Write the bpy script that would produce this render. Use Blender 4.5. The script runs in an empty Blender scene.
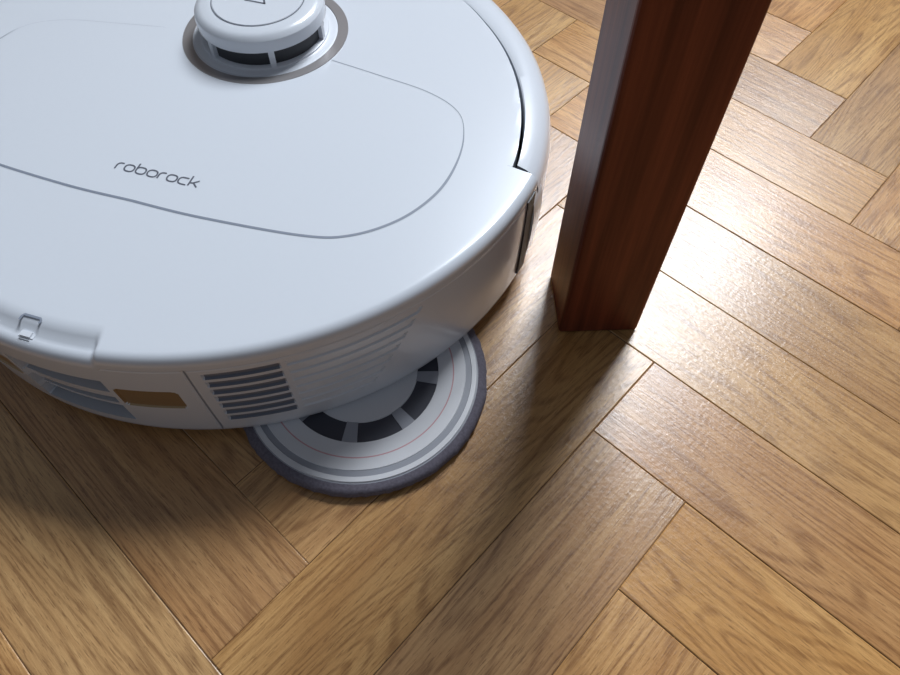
import bpy, bmesh, math, random
from math import sin, cos, pi, radians, degrees, atan2, sqrt
from mathutils import Vector
random.seed(4)
H = 0.306
TH = 32.5
C = bpy.context.scene.collection
bpy.context.scene.view_settings.view_transform = 'Standard'

# ---------------------------------------------------------------- helpers
def mat(name, col, rough=0.5, metal=0.0, coat=0.0, spec=0.5, noise=0.0, nscale=60):
    m = bpy.data.materials.new(name); m.use_nodes = True
    nt = m.node_tree; b = nt.nodes['Principled BSDF']
    b.inputs['Base Color'].default_value = (*col, 1)
    b.inputs['Roughness'].default_value = rough
    b.inputs['Metallic'].default_value = metal
    b.inputs['Coat Weight'].default_value = coat
    b.inputs['Coat Roughness'].default_value = 0.08
    b.inputs['Specular IOR Level'].default_value = spec
    if noise > 0:
        tc = nt.nodes.new('ShaderNodeTexCoord'); n = nt.nodes.new('ShaderNodeTexNoise')
        n.inputs['Scale'].default_value = nscale; n.inputs['Detail'].default_value = 5
        nt.links.new(tc.outputs['Object'], n.inputs['Vector'])
        mx = nt.nodes.new('ShaderNodeMix'); mx.data_type = 'RGBA'
        mx.inputs['A'].default_value = (*[c*(1-noise) for c in col], 1)
        mx.inputs['B'].default_value = (*[min(1, c*(1+noise)) for c in col], 1)
        nt.links.new(n.outputs['Fac'], mx.inputs['Factor'])
        nt.links.new(mx.outputs['Result'], b.inputs['Base Color'])
    return m

def finish(name, me, mats, parent=None, smooth=True, ang=30):
    for m in mats: me.materials.append(m)
    if smooth:
        me.polygons.foreach_set('use_smooth', [True]*len(me.polygons))
        me.set_sharp_from_angle(angle=radians(ang))
    me.update()
    ob = bpy.data.objects.new(name, me); C.objects.link(ob)
    if parent: ob.parent = parent
    return ob

def pydata(name, v, f, mats, parent=None, mi=None, smooth=True, ang=30, recalc=True):
    me = bpy.data.meshes.new(name); me.from_pydata(v, [], f)
    if mi: me.polygons.foreach_set('material_index', mi)
    if recalc:
        bm = bmesh.new(); bm.from_mesh(me)
        bmesh.ops.remove_doubles(bm, verts=bm.verts, dist=1e-6)
        bmesh.ops.recalc_face_normals(bm, faces=bm.faces); bm.to_mesh(me); bm.free()
    return finish(name, me, mats, parent, smooth, ang)

def lathe(name, prof, mats, parent, cx=0, cy=0, seg=96, a0=0, a1=360, closed=False, ang=30, mi_fn=None, rfn=None):
    full = abs(a1-a0) >= 359.9
    n = seg if full else seg+1
    v = []; f = []; mi = []
    for i in range(n):
        deg = a0+(a1-a0)*i/seg
        a = radians(deg)
        for r, z in prof:
            if rfn: r = rfn(r, deg)
            v.append((cx+r*cos(a), cy+r*sin(a), z))
    m = len(prof)
    for i in range(seg):
        j = (i+1) % n
        for k in range(m if closed else m-1):
            l = (k+1) % m
            f.append((i*m+k, j*m+k, j*m+l, i*m+l)); mi.append(mi_fn(i, k) if mi_fn else 0)
    if closed and not full:
        f.append(tuple(range(m))); mi.append(0)
        f.append(tuple((n-1)*m+k for k in range(m))); mi.append(0)
    return pydata(name, v, f, mats, parent, mi=mi, ang=ang)

def box(bm, x0, x1, y0, y1, z0, z1):
    vs = [bm.verts.new(p) for p in [(x0,y0,z0),(x1,y0,z0),(x1,y1,z0),(x0,y1,z0),(x0,y0,z1),(x1,y0,z1),(x1,y1,z1),(x0,y1,z1)]]
    for q in [(3,2,1,0),(4,5,6,7),(0,1,5,4),(1,2,6,5),(2,3,7,6),(3,0,4,7)]:
        bm.faces.new([vs[i] for i in q])

def boxes(name, lst, mats, parent=None, bevel=0):
    bm = bmesh.new()
    for b in lst: box(bm, *b)
    me = bpy.data.meshes.new(name); bm.to_mesh(me); bm.free()
    ob = finish(name, me, mats, parent, smooth=False)
    if bevel:
        md = ob.modifiers.new('bevel', 'BEVEL'); md.width = bevel; md.segments = 3; md.limit_method = 'ANGLE'
    return ob

# ---------------------------------------------------------------- materials
white = mat('white_plastic', (0.71, 0.745, 0.80), 0.26, coat=0.4)
white2 = mat('white_plastic_side', (0.72, 0.75, 0.80), 0.38, coat=0.15)
inner = mat('recess_painted_shade', (0.46, 0.48, 0.52), 0.55)  # white plastic inside the recess, its shade painted in as grey
slot = mat('vent_slot', (0.19, 0.21, 0.26), 0.5)
black = mat('black_rubber', (0.03, 0.032, 0.038), 0.5)
gap = mat('bumper_gap', (0.20, 0.22, 0.25), 0.6)
seam = mat('seam_line', (0.24, 0.27, 0.33), 0.5)
contact = mat('charging_contact', (0.42, 0.30, 0.17), 0.38, metal=0.6)
ringm = mat('bronze_ring', (0.36, 0.34, 0.34), 0.35, metal=0.5)
letter = mat('lettering', (0.12, 0.13, 0.16), 0.4)
pad = mat('mop_microfibre', (0.15, 0.135, 0.165), 0.95, noise=0.5, nscale=900)
padlight = mat('mop_plate', (0.72, 0.72, 0.74), 0.4, noise=0.05)
padgrey = mat('mop_plate_grey', (0.33, 0.34, 0.38), 0.5)
paddark = mat('mop_plate_dark', (0.045, 0.047, 0.065), 0.45)
padpink = mat('mop_red_line', (0.62, 0.33, 0.35), 0.5)

# ---------------------------------------------------------------- floor
def floor_material():
    m = bpy.data.materials.new('oak_parquet'); m.use_nodes = True
    nt = m.node_tree; N = nt.nodes; L = nt.links; b = N['Principled BSDF']
    uv = N.new('ShaderNodeUVMap'); uv.uv_map = 'UVMap'
    at = N.new('ShaderNodeAttribute'); at.attribute_name = 'tone'
    def mapped(sx, sy, rot=0):
        mp = N.new('ShaderNodeMapping'); mp.inputs['Scale'].default_value = (sx, sy, 1)
        L.new(uv.outputs['UV'], mp.inputs['Vector']); return mp.outputs['Vector']
    def noise(vec, scale=1, detail=4, rough=0.55, dist=0):
        n = N.new('ShaderNodeTexNoise'); n.inputs['Scale'].default_value = scale
        n.inputs['Detail'].default_value = detail; n.inputs['Roughness'].default_value = rough
        n.inputs['Distortion'].default_value = dist
        L.new(vec, n.inputs['Vector']); return n.outputs['Fac']
    def mp(v, a, b_, c=0, d=1):
        r = N.new('ShaderNodeMapRange'); r.inputs[1].default_value = a; r.inputs[2].default_value = b_
        r.inputs[3].default_value = c; r.inputs[4].default_value = d; L.new(v, r.inputs[0]); return r.outputs[0]
    def math_(op, x, y):
        k = N.new('ShaderNodeMath'); k.operation = op
        for i, q in enumerate((x, y)):
            if isinstance(q, (int, float)): k.inputs[i].default_value = q
            else: L.new(q, k.inputs[i])
        return k.outputs[0]
    def mix(fac, a, b_, mode='MIX'):
        x = N.new('ShaderNodeMix'); x.data_type = 'RGBA'; x.blend_type = mode
        if isinstance(fac, (int, float)): x.inputs['Factor'].default_value = fac
        else: L.new(fac, x.inputs['Factor'])
        for nm, q in (('A', a), ('B', b_)):
            if isinstance(q, tuple): x.inputs[nm].default_value = (*q, 1)
            else: L.new(q, x.inputs[nm])
        return x.outputs['Result']
    field = noise(mapped(3.0, 24), 1, 2, 0.45, 0.3)
    ring = math_('SINE', math_('MULTIPLY', field, 150), 0)
    fib = noise(mapped(22, 520), 1, 6, 0.75)
    fine = noise(mapped(110, 1400), 1, 4, 0.65)
    broad = noise(mapped(7, 45), 1, 3, 0.5, 0.6)
    base = mix(mp(broad, 0.3, 0.7), (0.49, 0.255, 0.090), (0.64, 0.38, 0.155))
    base = mix(mp(fib, 0.42, 0.60, 0, 0.55), base, (0.35, 0.168, 0.054))
    base = mix(math_('MULTIPLY', mp(ring, 0.0, 1.0), mp(fib, 0.35, 0.60, 0.10, 0.70)), base, (0.23, 0.102, 0.031))
    base = mix(mp(fine, 0.55, 0.64, 0, 0.62), base, (0.16, 0.066, 0.020))
    tone = N.new('ShaderNodeSeparateColor'); L.new(at.outputs['Color'], tone.inputs[0])
    hs = N.new('ShaderNodeHueSaturation'); L.new(base, hs.inputs['Color'])
    L.new(mp(tone.outputs[0], 0, 1, 0.82, 1.18), hs.inputs['Value'])
    L.new(mp(tone.outputs[1], 0, 1, 0.95, 1.06), hs.inputs['Saturation'])
    L.new(mp(tone.outputs[2], 0, 1, 0.493, 0.503), hs.inputs['Hue'])
    L.new(hs.outputs['Color'], b.inputs['Base Color'])
    tc = N.new('ShaderNodeTexCoord')
    nn = N.new('ShaderNodeTexNoise'); nn.inputs['Scale'].default_value = 14; nn.inputs['Detail'].default_value = 6
    L.new(tc.outputs['Object'], nn.inputs['Vector'])
    L.new(mp(nn.outputs['Fac'], 0.3, 0.7, 0.27, 0.38), b.inputs['Roughness'])
    b.inputs['Specular IOR Level'].default_value = 0.48
    b.inputs['Coat Weight'].default_value = 0.50; b.inputs['Coat Roughness'].default_value = 0.20
    n2 = N.new('ShaderNodeTexNoise'); n2.inputs['Scale'].default_value = 420; n2.inputs['Detail'].default_value = 4
    L.new(tc.outputs['Object'], n2.inputs['Vector'])
    hgt = math_('ADD', math_('MULTIPLY', fib, 0.7), math_('MULTIPLY', n2.outputs['Fac'], 0.45))
    hgt = math_('ADD', hgt, math_('MULTIPLY', fine, 0.35))
    bp = N.new('ShaderNodeBump'); bp.inputs['Strength'].default_value = 0.36; bp.inputs['Distance'].default_value = 0.0006
    L.new(hgt, bp.inputs['Height']); L.new(bp.outputs['Normal'], b.inputs['Normal']); L.new(bp.outputs['Normal'], b.inputs['Coat Normal'])
    return m
oak = floor_material()
gapm = mat('parquet_joint', (0.13, 0.068, 0.031), 0.7, noise=0.4, nscale=150)

def build_floor():
    W = 0.171*H; LN = 0.785*H; a0 = -0.15*H; b0 = 0.493*H
    A = Vector((cos(radians(-43)), sin(radians(-43)))); B = Vector((cos(radians(47)), sin(radians(47))))
    X0, X1, Y0, Y1 = -1.3, 1.9, -1.0, 1.45
    v = []; f = []; uvs = []; tones = []; mi = []
    def plank(a, b, la, lb, along_a):
        ctr = A*(a+la/2)+B*(b+lb/2)
        if not (X0-0.15 < ctr.x < X1+0.15 and Y0-0.15 < ctr.y < Y1+0.15): return
        bev = 0.0004
        ou, ov = random.uniform(0, 50), random.uniform(0, 50); t = (random.random(), random.random(), random.random())
        flip = random.choice((-1, 1))
        dz = random.uniform(-0.00012, 0.0)
        base = len(v)
        gs = [random.uniform(0.00003, 0.00024) for _ in range(4)]
        for k, (ex, z) in enumerate(((0, -0.002), (0, -0.00025+dz), (bev, dz))):
            l, r_, d_, u = [g+ex for g in gs]
            for (pa, pb) in ((a+l, b+d_), (a+la-r_, b+d_), (a+la-r_, b+lb-u), (a+l, b+lb-u)):
                p = A*pa+B*pb; v.append((p.x, p.y, z))
                uvs.append((((pa-a) if along_a else (pb-b))*flip+ou, ((pb-b) if along_a else (pa-a))+ov)); tones.append(t)
        f.append((base+8, base+9, base+10, base+11)); mi.append(0)
        for k in (0, 1):
            for q in range(4):
                s = (q+1) % 4
                f.append((base+4*k+q, base+4*k+s, base+4*k+4+s, base+4*k+4+q)); mi.append(1 if k == 0 else 0)
    for j in range(-14, 15):
        for i in range(-60, 61):
            a = a0+i*W+j*LN; b = b0-i*W+j*LN
            plank(a, b-LN, W, LN, False)
            plank(a, b, LN, W, True)
    base = len(v)
    for p in ((X0, Y0), (X1, Y0), (X1, Y1), (X0, Y1)):
        v.append((p[0], p[1], -0.0006)); uvs.append((0, 0)); tones.append((0, 0, 0))
    f.append((base, base+1, base+2, base+3)); mi.append(1)
    me = bpy.data.meshes.new('floor'); me.from_pydata(v, [], f)
    me.polygons.foreach_set('material_index', mi)
    ul = me.uv_layers.new(name='UVMap')
    ca = me.color_attributes.new('tone', 'FLOAT_COLOR', 'POINT')
    for l in me.loops: ul.data[l.index].uv = uvs[l.vertex_index]
    for k, t in enumerate(tones): ca.data[k].color = (*t, 1)
    finish('floor', me, [oak, gapm], None, smooth=False)
build_floor()

# ---------------------------------------------------------------- robot vacuum
rob = bpy.data.objects.new('robot_vacuum_cleaner', None); C.objects.link(rob)
rob.empty_display_size = 0.1
rob.location = (-0.38*H, 1.010*H, 0); rob.rotation_euler = (0, 0, radians(-17))

def dome(r): return 0.0785-0.0025*(r/0.1635)**2
def sfn(deg):
    s = sin(radians(deg))
    return s-0.3*max(0, s-0.6)
def clip(deg): return 0.1572-0.0250*sfn(deg)
def outer(deg): return 0.1726-0.0135*sfn(deg)
def build_body():
    rows = []
    r = 0.0
    while r < 0.1520: rows.append((r, dome(r), 't')); r += 0.0055
    for r in (0.1525, 0.155, 0.158, 0.1605, 0.1640, 0.1670, 0.1690): rows.append((r, dome(r), 't'))
    FR = 0.0048
    zc = dome(0.1690)-FR
    for k in range(1, 9):
        a = radians(k*90/8); rows.append((0.1690+FR*sin(a), zc+FR*cos(a), 's'))
    z = 0.0705
    while z > 0.0125:
        t = (0.0705-z)/0.058
        rows.append((0.1738-0.0016*t*t, z, 'w')); z -= 0.0005
    for k in range(1, 6):
        a = radians(k*90/5); rows.append((0.1672+0.0050*cos(a), 0.0122-0.0050*sin(a), 'b'))
    rows.append((0.14, 0.0085, 'u')); rows.append((0.07, 0.0115, 'u')); rows.append((0.0, 0.0115, 'u'))
    cols = []
    a = -160.0
    while a < -20.01: cols.append(a); a += 0.25
    cols += [-20+2*k for k in range(0, 6)]
    cols += [-8.0, -7.97]
    a = -6
    while a < 187.9: cols.append(a); a += 2
    cols += [187.97, 188.0, 190, 192, 194, 196, 198]
    cols = sorted(set(cols))
    def feature(phi, z):
        d = abs(phi+90)
        if 22.5 <= d <= 32.5:
            k = (0.0640-z)/0.0065
            if 0 <= k < 7 and (k % 1) < 0.56: return 0.0012, 2
        if 33.5 < d < 54:
            k = (0.0640-z)/0.0065
            end = 54-1.4*max(0, k)
            if 0 <= k < 7 and (k % 1) < 0.5 and d < end: return 0.0008, 0
        if 20.2 <= d <= 20.6 and z < 0.068: return 0.0006, 3
        if 8.6 <= d <= 17.6 and 0.0350 <= z <= 0.0505:
            dx = max(0, abs(d-13.1)-3.7)/0.8; dz = max(0, abs(z-0.04275)-0.0054)/0.00235
            if dx*dx+dz*dz <= 1.05: return 0.0008, 4
        if d < 7.6 and 0.018 <= z <= 0.056:
            if 0.036 <= z <= 0.0415: return 0.002, 0
            if 0.025 <= z <= 0.028: return 0.003, 0
            return 0.008, 5
        if 0.0670 <= z <= 0.0675 and d > 9: return 0.0003, 0
        return 0, 0
    v = []; f = []; mi = []
    m = len(rows)
    def front(phi): return -7.98 < phi < 187.98
    for phi in cols:
        fr = front(phi); cl = clip(phi)
        for (r, z, t) in rows:
            rr, zz = r, z
            if fr:
                if r > cl:
                    rr = cl; zz = min(z, dome(cl))
            else:
                if t == 'w': rr = r-feature(phi, z)[0]
                d = abs(phi+90)
                if d < 9.5 and z > 0.06 and r > 0.163:
                    k = min(1, (9.5-d)/1.2); k = k*k*(3-2*k)
                    q = min(1, (r-0.163)/0.003)
                    zz = z-0.0036*k*q*min(1, (z-0.06)/0.008)
            v.append((rr*cos(radians(phi)), rr*sin(radians(phi)), zz))
    n = len(cols)
    for i in range(n):
        j = (i+1) % n
        pm = (cols[i]+(cols[j] if j else cols[0]+360))/2
        wall = (abs(cols[i]+8) < 0.02 and j) or abs(cols[i]-187.97) < 0.01
        for k in range(m-1):
            f.append((i*m+k, j*m+k, j*m+k+1, i*m+k+1))
            r, z, t = rows[k]; mid = 0
            if wall and (r > clip(pm)-0.003) and t != 'u': mid = 1
            elif front(pm) and (r > clip(pm)) and t != 'u': mid = 6
            elif t == 'w':
                mid = feature(pm, z)[1] or feature(pm, rows[k+1][1])[1]
            elif t == 'u': mid = 6
            mi.append(mid)
    pydata('body_shell', v, f, [white, black, slot, seam, contact, inner, gap], rob, mi=mi, ang=38, recalc=False)
    me = bpy.data.objects['body_shell'].data
    bm = bmesh.new(); bm.from_mesh(me); bmesh.ops.recalc_face_normals(bm, faces=bm.faces); bm.to_mesh(me); bm.free()
build_body()

BP = [(0.1542,0.0732),(0.1546,0.0744),(0.1555,0.0749),(0.160,0.0747),(0.1640,0.0737),(0.1675,0.0718),(0.1700,0.0688),(0.1714,0.0645),(0.1720,0.058),
                 (0.1720,0.040),(0.1715,0.028),(0.1700,0.018),(0.1665,0.0112),(0.1600,0.0095),(0.1542,0.0095)]
def brad(r, deg):
    i = clip(deg)+0.0016; o = outer(deg)
    return o-(0.1720-r) if r > 0.1600 else i+(o-0.0120-i)*(r-0.1542)/(0.1600-0.1542)
lathe('bumper', BP, [white], rob, seg=160, a0=-6.8, a1=186.8, closed=True, ang=35, rfn=brad)
for sd, f0 in (('right', lambda a: a), ('left', lambda a: 180-a)):
    lathe('bumper_tab_'+sd, [(0.165,0.0115),(0.1705,0.0130),(0.1735,0.0200),(0.1750,0.036),(0.1753,0.0500),(0.1747,0.0585),(0.1733,0.0635),(0.1705,0.0665),(0.165,0.0670)], [white], rob, seg=6,
          a0=min(f0(-9.0), f0(-5.2)), a1=max(f0(-9.0), f0(-5.2)), closed=True, ang=50)
    lathe('bumper_gap_strip_'+sd, [(0.165,0.0120),(0.1735,0.0150),(0.1742,0.040),(0.1744,0.0690),(0.165,0.0700)], [black], rob, seg=8,
          a0=min(f0(-11.8), f0(-9.05)), a1=max(f0(-11.8), f0(-9.05)), closed=True)  # black strip added on the body to paint the dark bumper end gap

def catmull(pts, n=14):
    out = []
    P = [pts[0]]+list(pts)+[pts[-1]]
    for i in range(1, len(P)-2):
        p0, p1, p2, p3 = [Vector(p) for p in P[i-1:i+3]]
        for k in range(n):
            t = k/n
            out.append(0.5*((2*p1)+(-p0+p2)*t+(2*p0-5*p1+4*p2-p3)*t*t+(-p0+3*p1-3*p2+p3)*t**3))
    out.append(Vector(P[-2])); return out

def ribbon(v, f, pts, wfn, zfn, off=0.00012):
    n = len(pts); b = len(v)
    for i, p in enumerate(pts):
        a = pts[max(0, i-1)]; c = pts[min(n-1, i+1)]
        t = (c-a); t = t.normalized() if t.length > 0 else Vector((1, 0))
        nn = Vector((-t.y, t.x)); w = wfn(i/(n-1))/2
        for s in (-1, 1):
            q = p+nn*w*s; v.append((q.x, q.y, zfn(q)+off))
    for i in range(n-1): f.append((b+2*i, b+2*i+1, b+2*i+3, b+2*i+2))
zd = lambda q: dome(q.length)

half = [(0,-.309),(.11,-.309),(.264,-.297),(.333,-.276),(.39,-.227),(.425,-.163),(.436,-.098),(.430,-.033),(.405,.020),(.345,.051),(.25,.067),(.16,.080)]
half = [(a*H, b*H) for a, b in half]
v = []; f = []
for s in (1, -1):
    pts = [Vector((p.x*s, p.y)) for p in catmull(half)]
    e = 0.00028 if s > 0 else 0.00010  # left front seam thinned further to imitate glare washing it out
    ribbon(v, f, pts, lambda t: 0.0013 if t < 0.5 else 0.0013-(0.0013-e)*min(1, (t-0.5)/0.2), zd)
pydata('lid_seam', v, f, [seam], rob, smooth=False, recalc=False)

# lettering
def arc(cx, cy, rx, ry, a0, a1, n=24, p=2.5):
    o = []
    for i in range(n+1):
        a = radians(a0+(a1-a0)*i/n); c, s = cos(a), sin(a)
        o.append((cx+rx*math.copysign(abs(c)**(2/p), c), cy+ry*math.copysign(abs(s)**(2/p), s)))
    return o
G = {'r': ([[(0.05,0),(0.05,0.45)]+arc(0.55,0.45,0.5,0.5,180,90,10)+[(0.7,0.95)]], 0.90),
     'o': ([arc(0.6,0.48,0.52,0.48,0,360,32)], 1.28),
     'b': ([[(0.08,1.45),(0.08,0.48)], arc(0.6,0.48,0.52,0.48,0,360,32)], 1.28),
     'c': ([[(1.0,0.96)]+arc(0.55,0.48,0.50,0.48,90,270,20)+[(1.0,0.0)]], 1.20),
     'k': ([[(0.05,0),(0.05,1.45)], [(0.05,0.42),(0.4,0.5),(0.95,0.96)], [(0.45,0.52),(0.98,0.0)]], 1.0)}
word = 'roborock'; sc = 0.0042
tot = sum(G[c][1] for c in word); k = 0.0425/(tot*sc)
x = -tot*sc*k/2+0.0038; v = []; f = []
for ch in word:
    st, adv = G[ch]
    for s in st:
        ribbon(v, f, [Vector((x+a*sc*k, -0.0790+b*sc)) for a, b in s], lambda t: 0.00078, zd)
    x += adv*sc*k
pydata('top_lettering', v, f, [letter], rob, smooth=False, recalc=False)

# lidar turret
TX, TY = 0.0054, 0.0370
zt = 0.0780
lathe('turret_trim_ring', [(0.0360,zt-0.001),(0.0388,zt+0.0000),(0.0394,zt+0.0006),(0.0446,zt+0.0006),(0.0452,zt-0.0014)], [ringm], rob, TX, TY)
lathe('turret_base', [(0.0390,zt+0.0002),(0.0378,zt+0.0006),(0.0352,zt+0.0006),(0.0344,zt+0.0010),(0.0341,zt+0.0018),(0.0332,zt+0.0022),(0.027,zt+0.0022)], [white2], rob, TX, TY)
lathe('turret_window', [(0.0316,zt+0.001),(0.0316,zt+0.0125)], [black], rob, TX, TY)
for k in range(6):
    a = 3+k*60
    lathe('turret_pillar_%d' % (k+1), [(0.0305,zt+0.0015),(0.0339,zt+0.0015),(0.0339,zt+0.0115),(0.0305,zt+0.0115)], [white2], rob, TX, TY, seg=6, a0=a-2.6, a1=a+2.6, closed=True)
lathe('turret_cap', [(0.0,zt+0.0195),(0.0235,zt+0.0195),(0.0238,zt+0.0191),(0.0245,zt+0.0191),(0.0248,zt+0.0194),(0.0295,zt+0.0192),(0.0320,zt+0.0183),(0.0336,zt+0.0165),(0.0340,zt+0.0145),(0.0340,zt+0.0106),(0.0332,zt+0.0102),(0.0,zt+0.0102)], [white], rob, TX, TY)
v = []; f = []
ribbon(v, f, [Vector((TX+0.0242*cos(2*pi*i/64), TY+0.0242*sin(2*pi*i/64))) for i in range(65)], lambda t: 0.0005, lambda q: zt+0.0192)
tri = [(-0.0055,-0.0035),(0.0055,-0.0035),(0.0,0.006)]
for i in range(3):
    a = Vector(tri[i])+Vector((TX,TY)); b = Vector(tri[(i+1)%3])+Vector((TX,TY)); d = (b-a).normalized()*0.0004
    ribbon(v, f, [a-d, b+d], lambda t: 0.0010, lambda q: zt+0.0195)
pydata('turret_mark', v, f, [letter], rob, smooth=False, recalc=False)

# rear latch tab on the rim
lx = -0.0050
bm = bmesh.new()
box(bm, lx-0.0034, lx+0.0034, -0.1700, -0.1655, 0.0690, 0.0735)
bmesh.ops.bevel(bm, geom=[e for e in bm.edges], offset=0.0010, segments=3, affect='EDGES')
me = bpy.data.meshes.new('lid_latch'); bm.to_mesh(me); bm.free()
finish('lid_latch', me, [white2], rob)
v = []; f = []
ribbon(v, f, [Vector((lx+p[0], p[1])) for p in [(-0.0044,-0.1638),(-0.0044,-0.1620),(-0.0038,-0.1610),(0.0038,-0.1610),(0.0044,-0.1617),(0.0044,-0.1632)]], lambda t: 0.0010, zd)
pydata('latch_seam', v, f, [seam], rob, smooth=False, recalc=False)

# wheels
for nm, x, y, r, w in (('wheel_right', 0.105, 0.02, 0.032, 0.02), ('wheel_left', -0.105, 0.02, 0.032, 0.02), ('caster_wheel', 0.0, 0.115, 0.012, 0.014)):
    vv = []; ff = []; n = 40
    for i in range(n):
        a = 2*pi*i/n
        for xx, rr in ((-w/2, 0.001), (-w/2, r*0.93), (-w/2+0.002, r), (w/2-0.002, r), (w/2, r*0.93), (w/2, 0.001)):
            vv.append((x+xx, y+rr*cos(a), r+rr*sin(a)+0.0002))
    for i in range(n):
        j = (i+1) % n
        for q in range(5): ff.append((i*6+q, j*6+q, j*6+q+1, i*6+q+1))
    pydata(nm, vv, ff, [black], rob)

# mop pads
def mop(tag, mx, my, rot):
    R = 0.0625
    vv = []; ff = []; n = 180
    prof = [(0.0,0.0003),(R*0.96,0.0003),(R,0.0022),(R*0.995,0.0050),(R*0.965,0.0064),(R*0.90,0.0066)]
    for i in range(n):
        a = 2*pi*i/n; j = 1+random.uniform(-0.006, 0.006)
        for q, (r, z) in enumerate(prof):
            jj = j if 1 < q < 4 else 1
            vv.append((mx+r*jj*cos(a), my+r*jj*sin(a), z))
    m = len(prof)
    for i in range(n):
        j = (i+1) % n
        for q in range(m-1): ff.append((i*m+q, j*m+q, j*m+q+1, i*m+q+1))
    pydata('mop_pad_'+tag, vv, ff, [pad], rob, ang=50)
    dz = -0.0018
    bands = [(0.0,0.0098,0),(0.0275,0.0098,0),(0.0278,0.0092,2),(0.0378,0.0092,2),(0.0381,0.0098,0),(0.0452,0.0096,0),(0.0453,0.0096,3),(0.0458,0.0096,3),
             (0.0459,0.0096,0),(0.0515,0.0094,0),(0.0518,0.0090,1),(0.0545,0.0088,1),(0.0547,0.0092,0),(0.0570,0.0091,0),(0.0574,0.0084,1),(0.0600,0.0080,1),(0.0602,0.0066,1)]
    mats = [padlight, padgrey, paddark, padpink]
    lathe('mop_plate_'+tag, [(b[0], b[1]+dz) for b in bands], mats, rob, mx, my, seg=120,
          mi_fn=lambda i, k: bands[k][2])
    for q in range(8):
        a = rot+q*45
        lathe('mop_spoke_%s_%d' % (tag, q+1), [(0.0276,0.0088+dz),(0.0276,0.0096+dz),(0.0380,0.0096+dz),(0.0380,0.0088+dz)], [padgrey], rob, mx, my, seg=4, a0=a-5.5, a1=a+5.5, closed=True)
mop('right', 0.110, -0.112, 12)
mop('left', -0.072, -0.080, 30)

# ---------------------------------------------------------------- table leg
def wood_leg_mat():
    m = bpy.data.materials.new('stained_pine'); m.use_nodes = True
    nt = m.node_tree; N = nt.nodes; L = nt.links; b = N['Principled BSDF']
    tc = N.new('ShaderNodeTexCoord')
    def mpn(s):
        q = N.new('ShaderNodeMapping'); q.inputs['Scale'].default_value = s; L.new(tc.outputs['Object'], q.inputs['Vector']); return q.outputs['Vector']
    n1 = N.new('ShaderNodeTexNoise'); n1.inputs['Scale'].default_value = 1; n1.inputs['Detail'].default_value = 4; n1.inputs['Distortion'].default_value = 0.4
    L.new(mpn((170, 170, 5)), n1.inputs['Vector'])
    n2 = N.new('ShaderNodeTexNoise'); n2.inputs['Scale'].default_value = 1; n2.inputs['Detail'].default_value = 5
    L.new(mpn((900, 900, 30)), n2.inputs['Vector'])
    cr = N.new('ShaderNodeValToRGB'); cr.color_ramp.elements[0].position = 0.33; cr.color_ramp.elements[0].color = (0.125, 0.028, 0.014, 1)
    cr.color_ramp.elements[1].position = 0.67; cr.color_ramp.elements[1].color = (0.27, 0.066, 0.030, 1)
    L.new(n1.outputs['Fac'], cr.inputs[0])
    mx = N.new('ShaderNodeMix'); mx.data_type = 'RGBA'; mx.blend_type = 'MULTIPLY'; mx.inputs['Factor'].default_value = 0.5
    L.new(cr.outputs[0], mx.inputs['A']); L.new(n2.outputs['Fac'], mx.inputs['B'])
    L.new(mx.outputs['Result'], b.inputs['Base Color'])
    b.inputs['Roughness'].default_value = 0.42
    b.inputs['Specular IOR Level'].default_value = 0.22
    bp = N.new('ShaderNodeBump'); bp.inputs['Strength'].default_value = 0.2; bp.inputs['Distance'].default_value = 0.0004
    L.new(n1.outputs['Fac'], bp.inputs['Height']); L.new(bp.outputs['Normal'], b.inputs['Normal'])
    return m
pine = wood_leg_mat()
leg = boxes('wooden_table_leg', [(-0.0207, 0.0207, -0.0194, 0.0194, 0.0001, 0.62)], [pine], None, bevel=0.0018)
leg.location = (0.2525*H, 0.7120*H, 0); leg.rotation_euler = (0, 0, radians(2))

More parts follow.
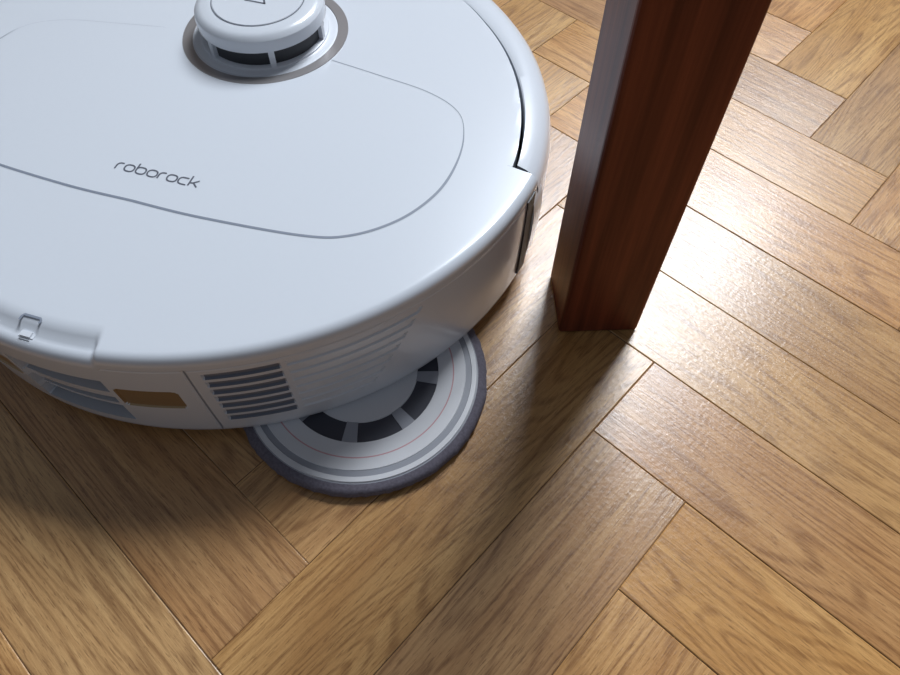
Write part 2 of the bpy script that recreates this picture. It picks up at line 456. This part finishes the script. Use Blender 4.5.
# ---------------------------------------------------------------- room
wallm = mat('painted_plaster', (0.62, 0.60, 0.56), 0.9, noise=0.04, nscale=30)
framem = mat('white_window_paint', (0.75, 0.76, 0.77), 0.4, noise=0.02)
wy = 1.36
wx0, wx1 = 0.05, 1.25
zb, zt2 = 1.0, 2.5
boxes('wall_back', [(-1.3, wx0, wy, wy+0.1, 0, 2.7), (wx1, 1.9, wy, wy+0.1, 0, 2.7), (wx0, wx1, wy, wy+0.1, 0, zb), (wx0, wx1, wy, wy+0.1, zt2, 2.7)], [wallm])
boxes('baseboard_back', [(-1.3, 1.9, wy-0.015, wy, 0.0, 0.07)], [framem])
wm = (wx0+wx1)/2
boxes('window_1', [(wx0, wx1, wy+0.02, wy+0.07, zb, zb+.05), (wx0, wx1, wy+0.02, wy+0.07, zt2-.05, zt2), (wx0, wx0+0.05, wy+0.02, wy+0.07, zb+.05, zt2-.05),
                   (wx1-0.05, wx1, wy+0.02, wy+0.07, zb+.05, zt2-.05), (wm-0.02, wm+0.02, wy+0.02, wy+0.07, zb+.05, zt2-.05)], [framem])
ld = bpy.data.lights.new('window_daylight', 'AREA'); ld.shape = 'RECTANGLE'; ld.size = 0.62; ld.size_y = 0.85
ld.energy = 65; ld.color = (0.87, 0.93, 1.0)
lo = bpy.data.objects.new('window_daylight', ld); C.objects.link(lo)
lo.location = (wm+0.02, wy+0.16, 1.76)
tgt = Vector((0.0, 0.2, 0.0)); lo.rotation_euler = (tgt-lo.location).to_track_quat('-Z', 'Y').to_euler()

wd = bpy.data.worlds.new('world'); bpy.context.scene.world = wd; wd.use_nodes = True
bg = wd.node_tree.nodes['Background']; bg.inputs[0].default_value = (0.76, 0.85, 1.0, 1); bg.inputs[1].default_value = 0.16

# ---------------------------------------------------------------- camera
cd = bpy.data.cameras.new('camera'); cam = bpy.data.objects.new('camera', cd); C.objects.link(cam)
cam.location = (0, 0, H); cam.rotation_euler = (radians(TH), 0, 0)
cd.sensor_width = 36; cd.lens = 690/900*36; cd.clip_start = 0.01
bpy.context.scene.camera = cam
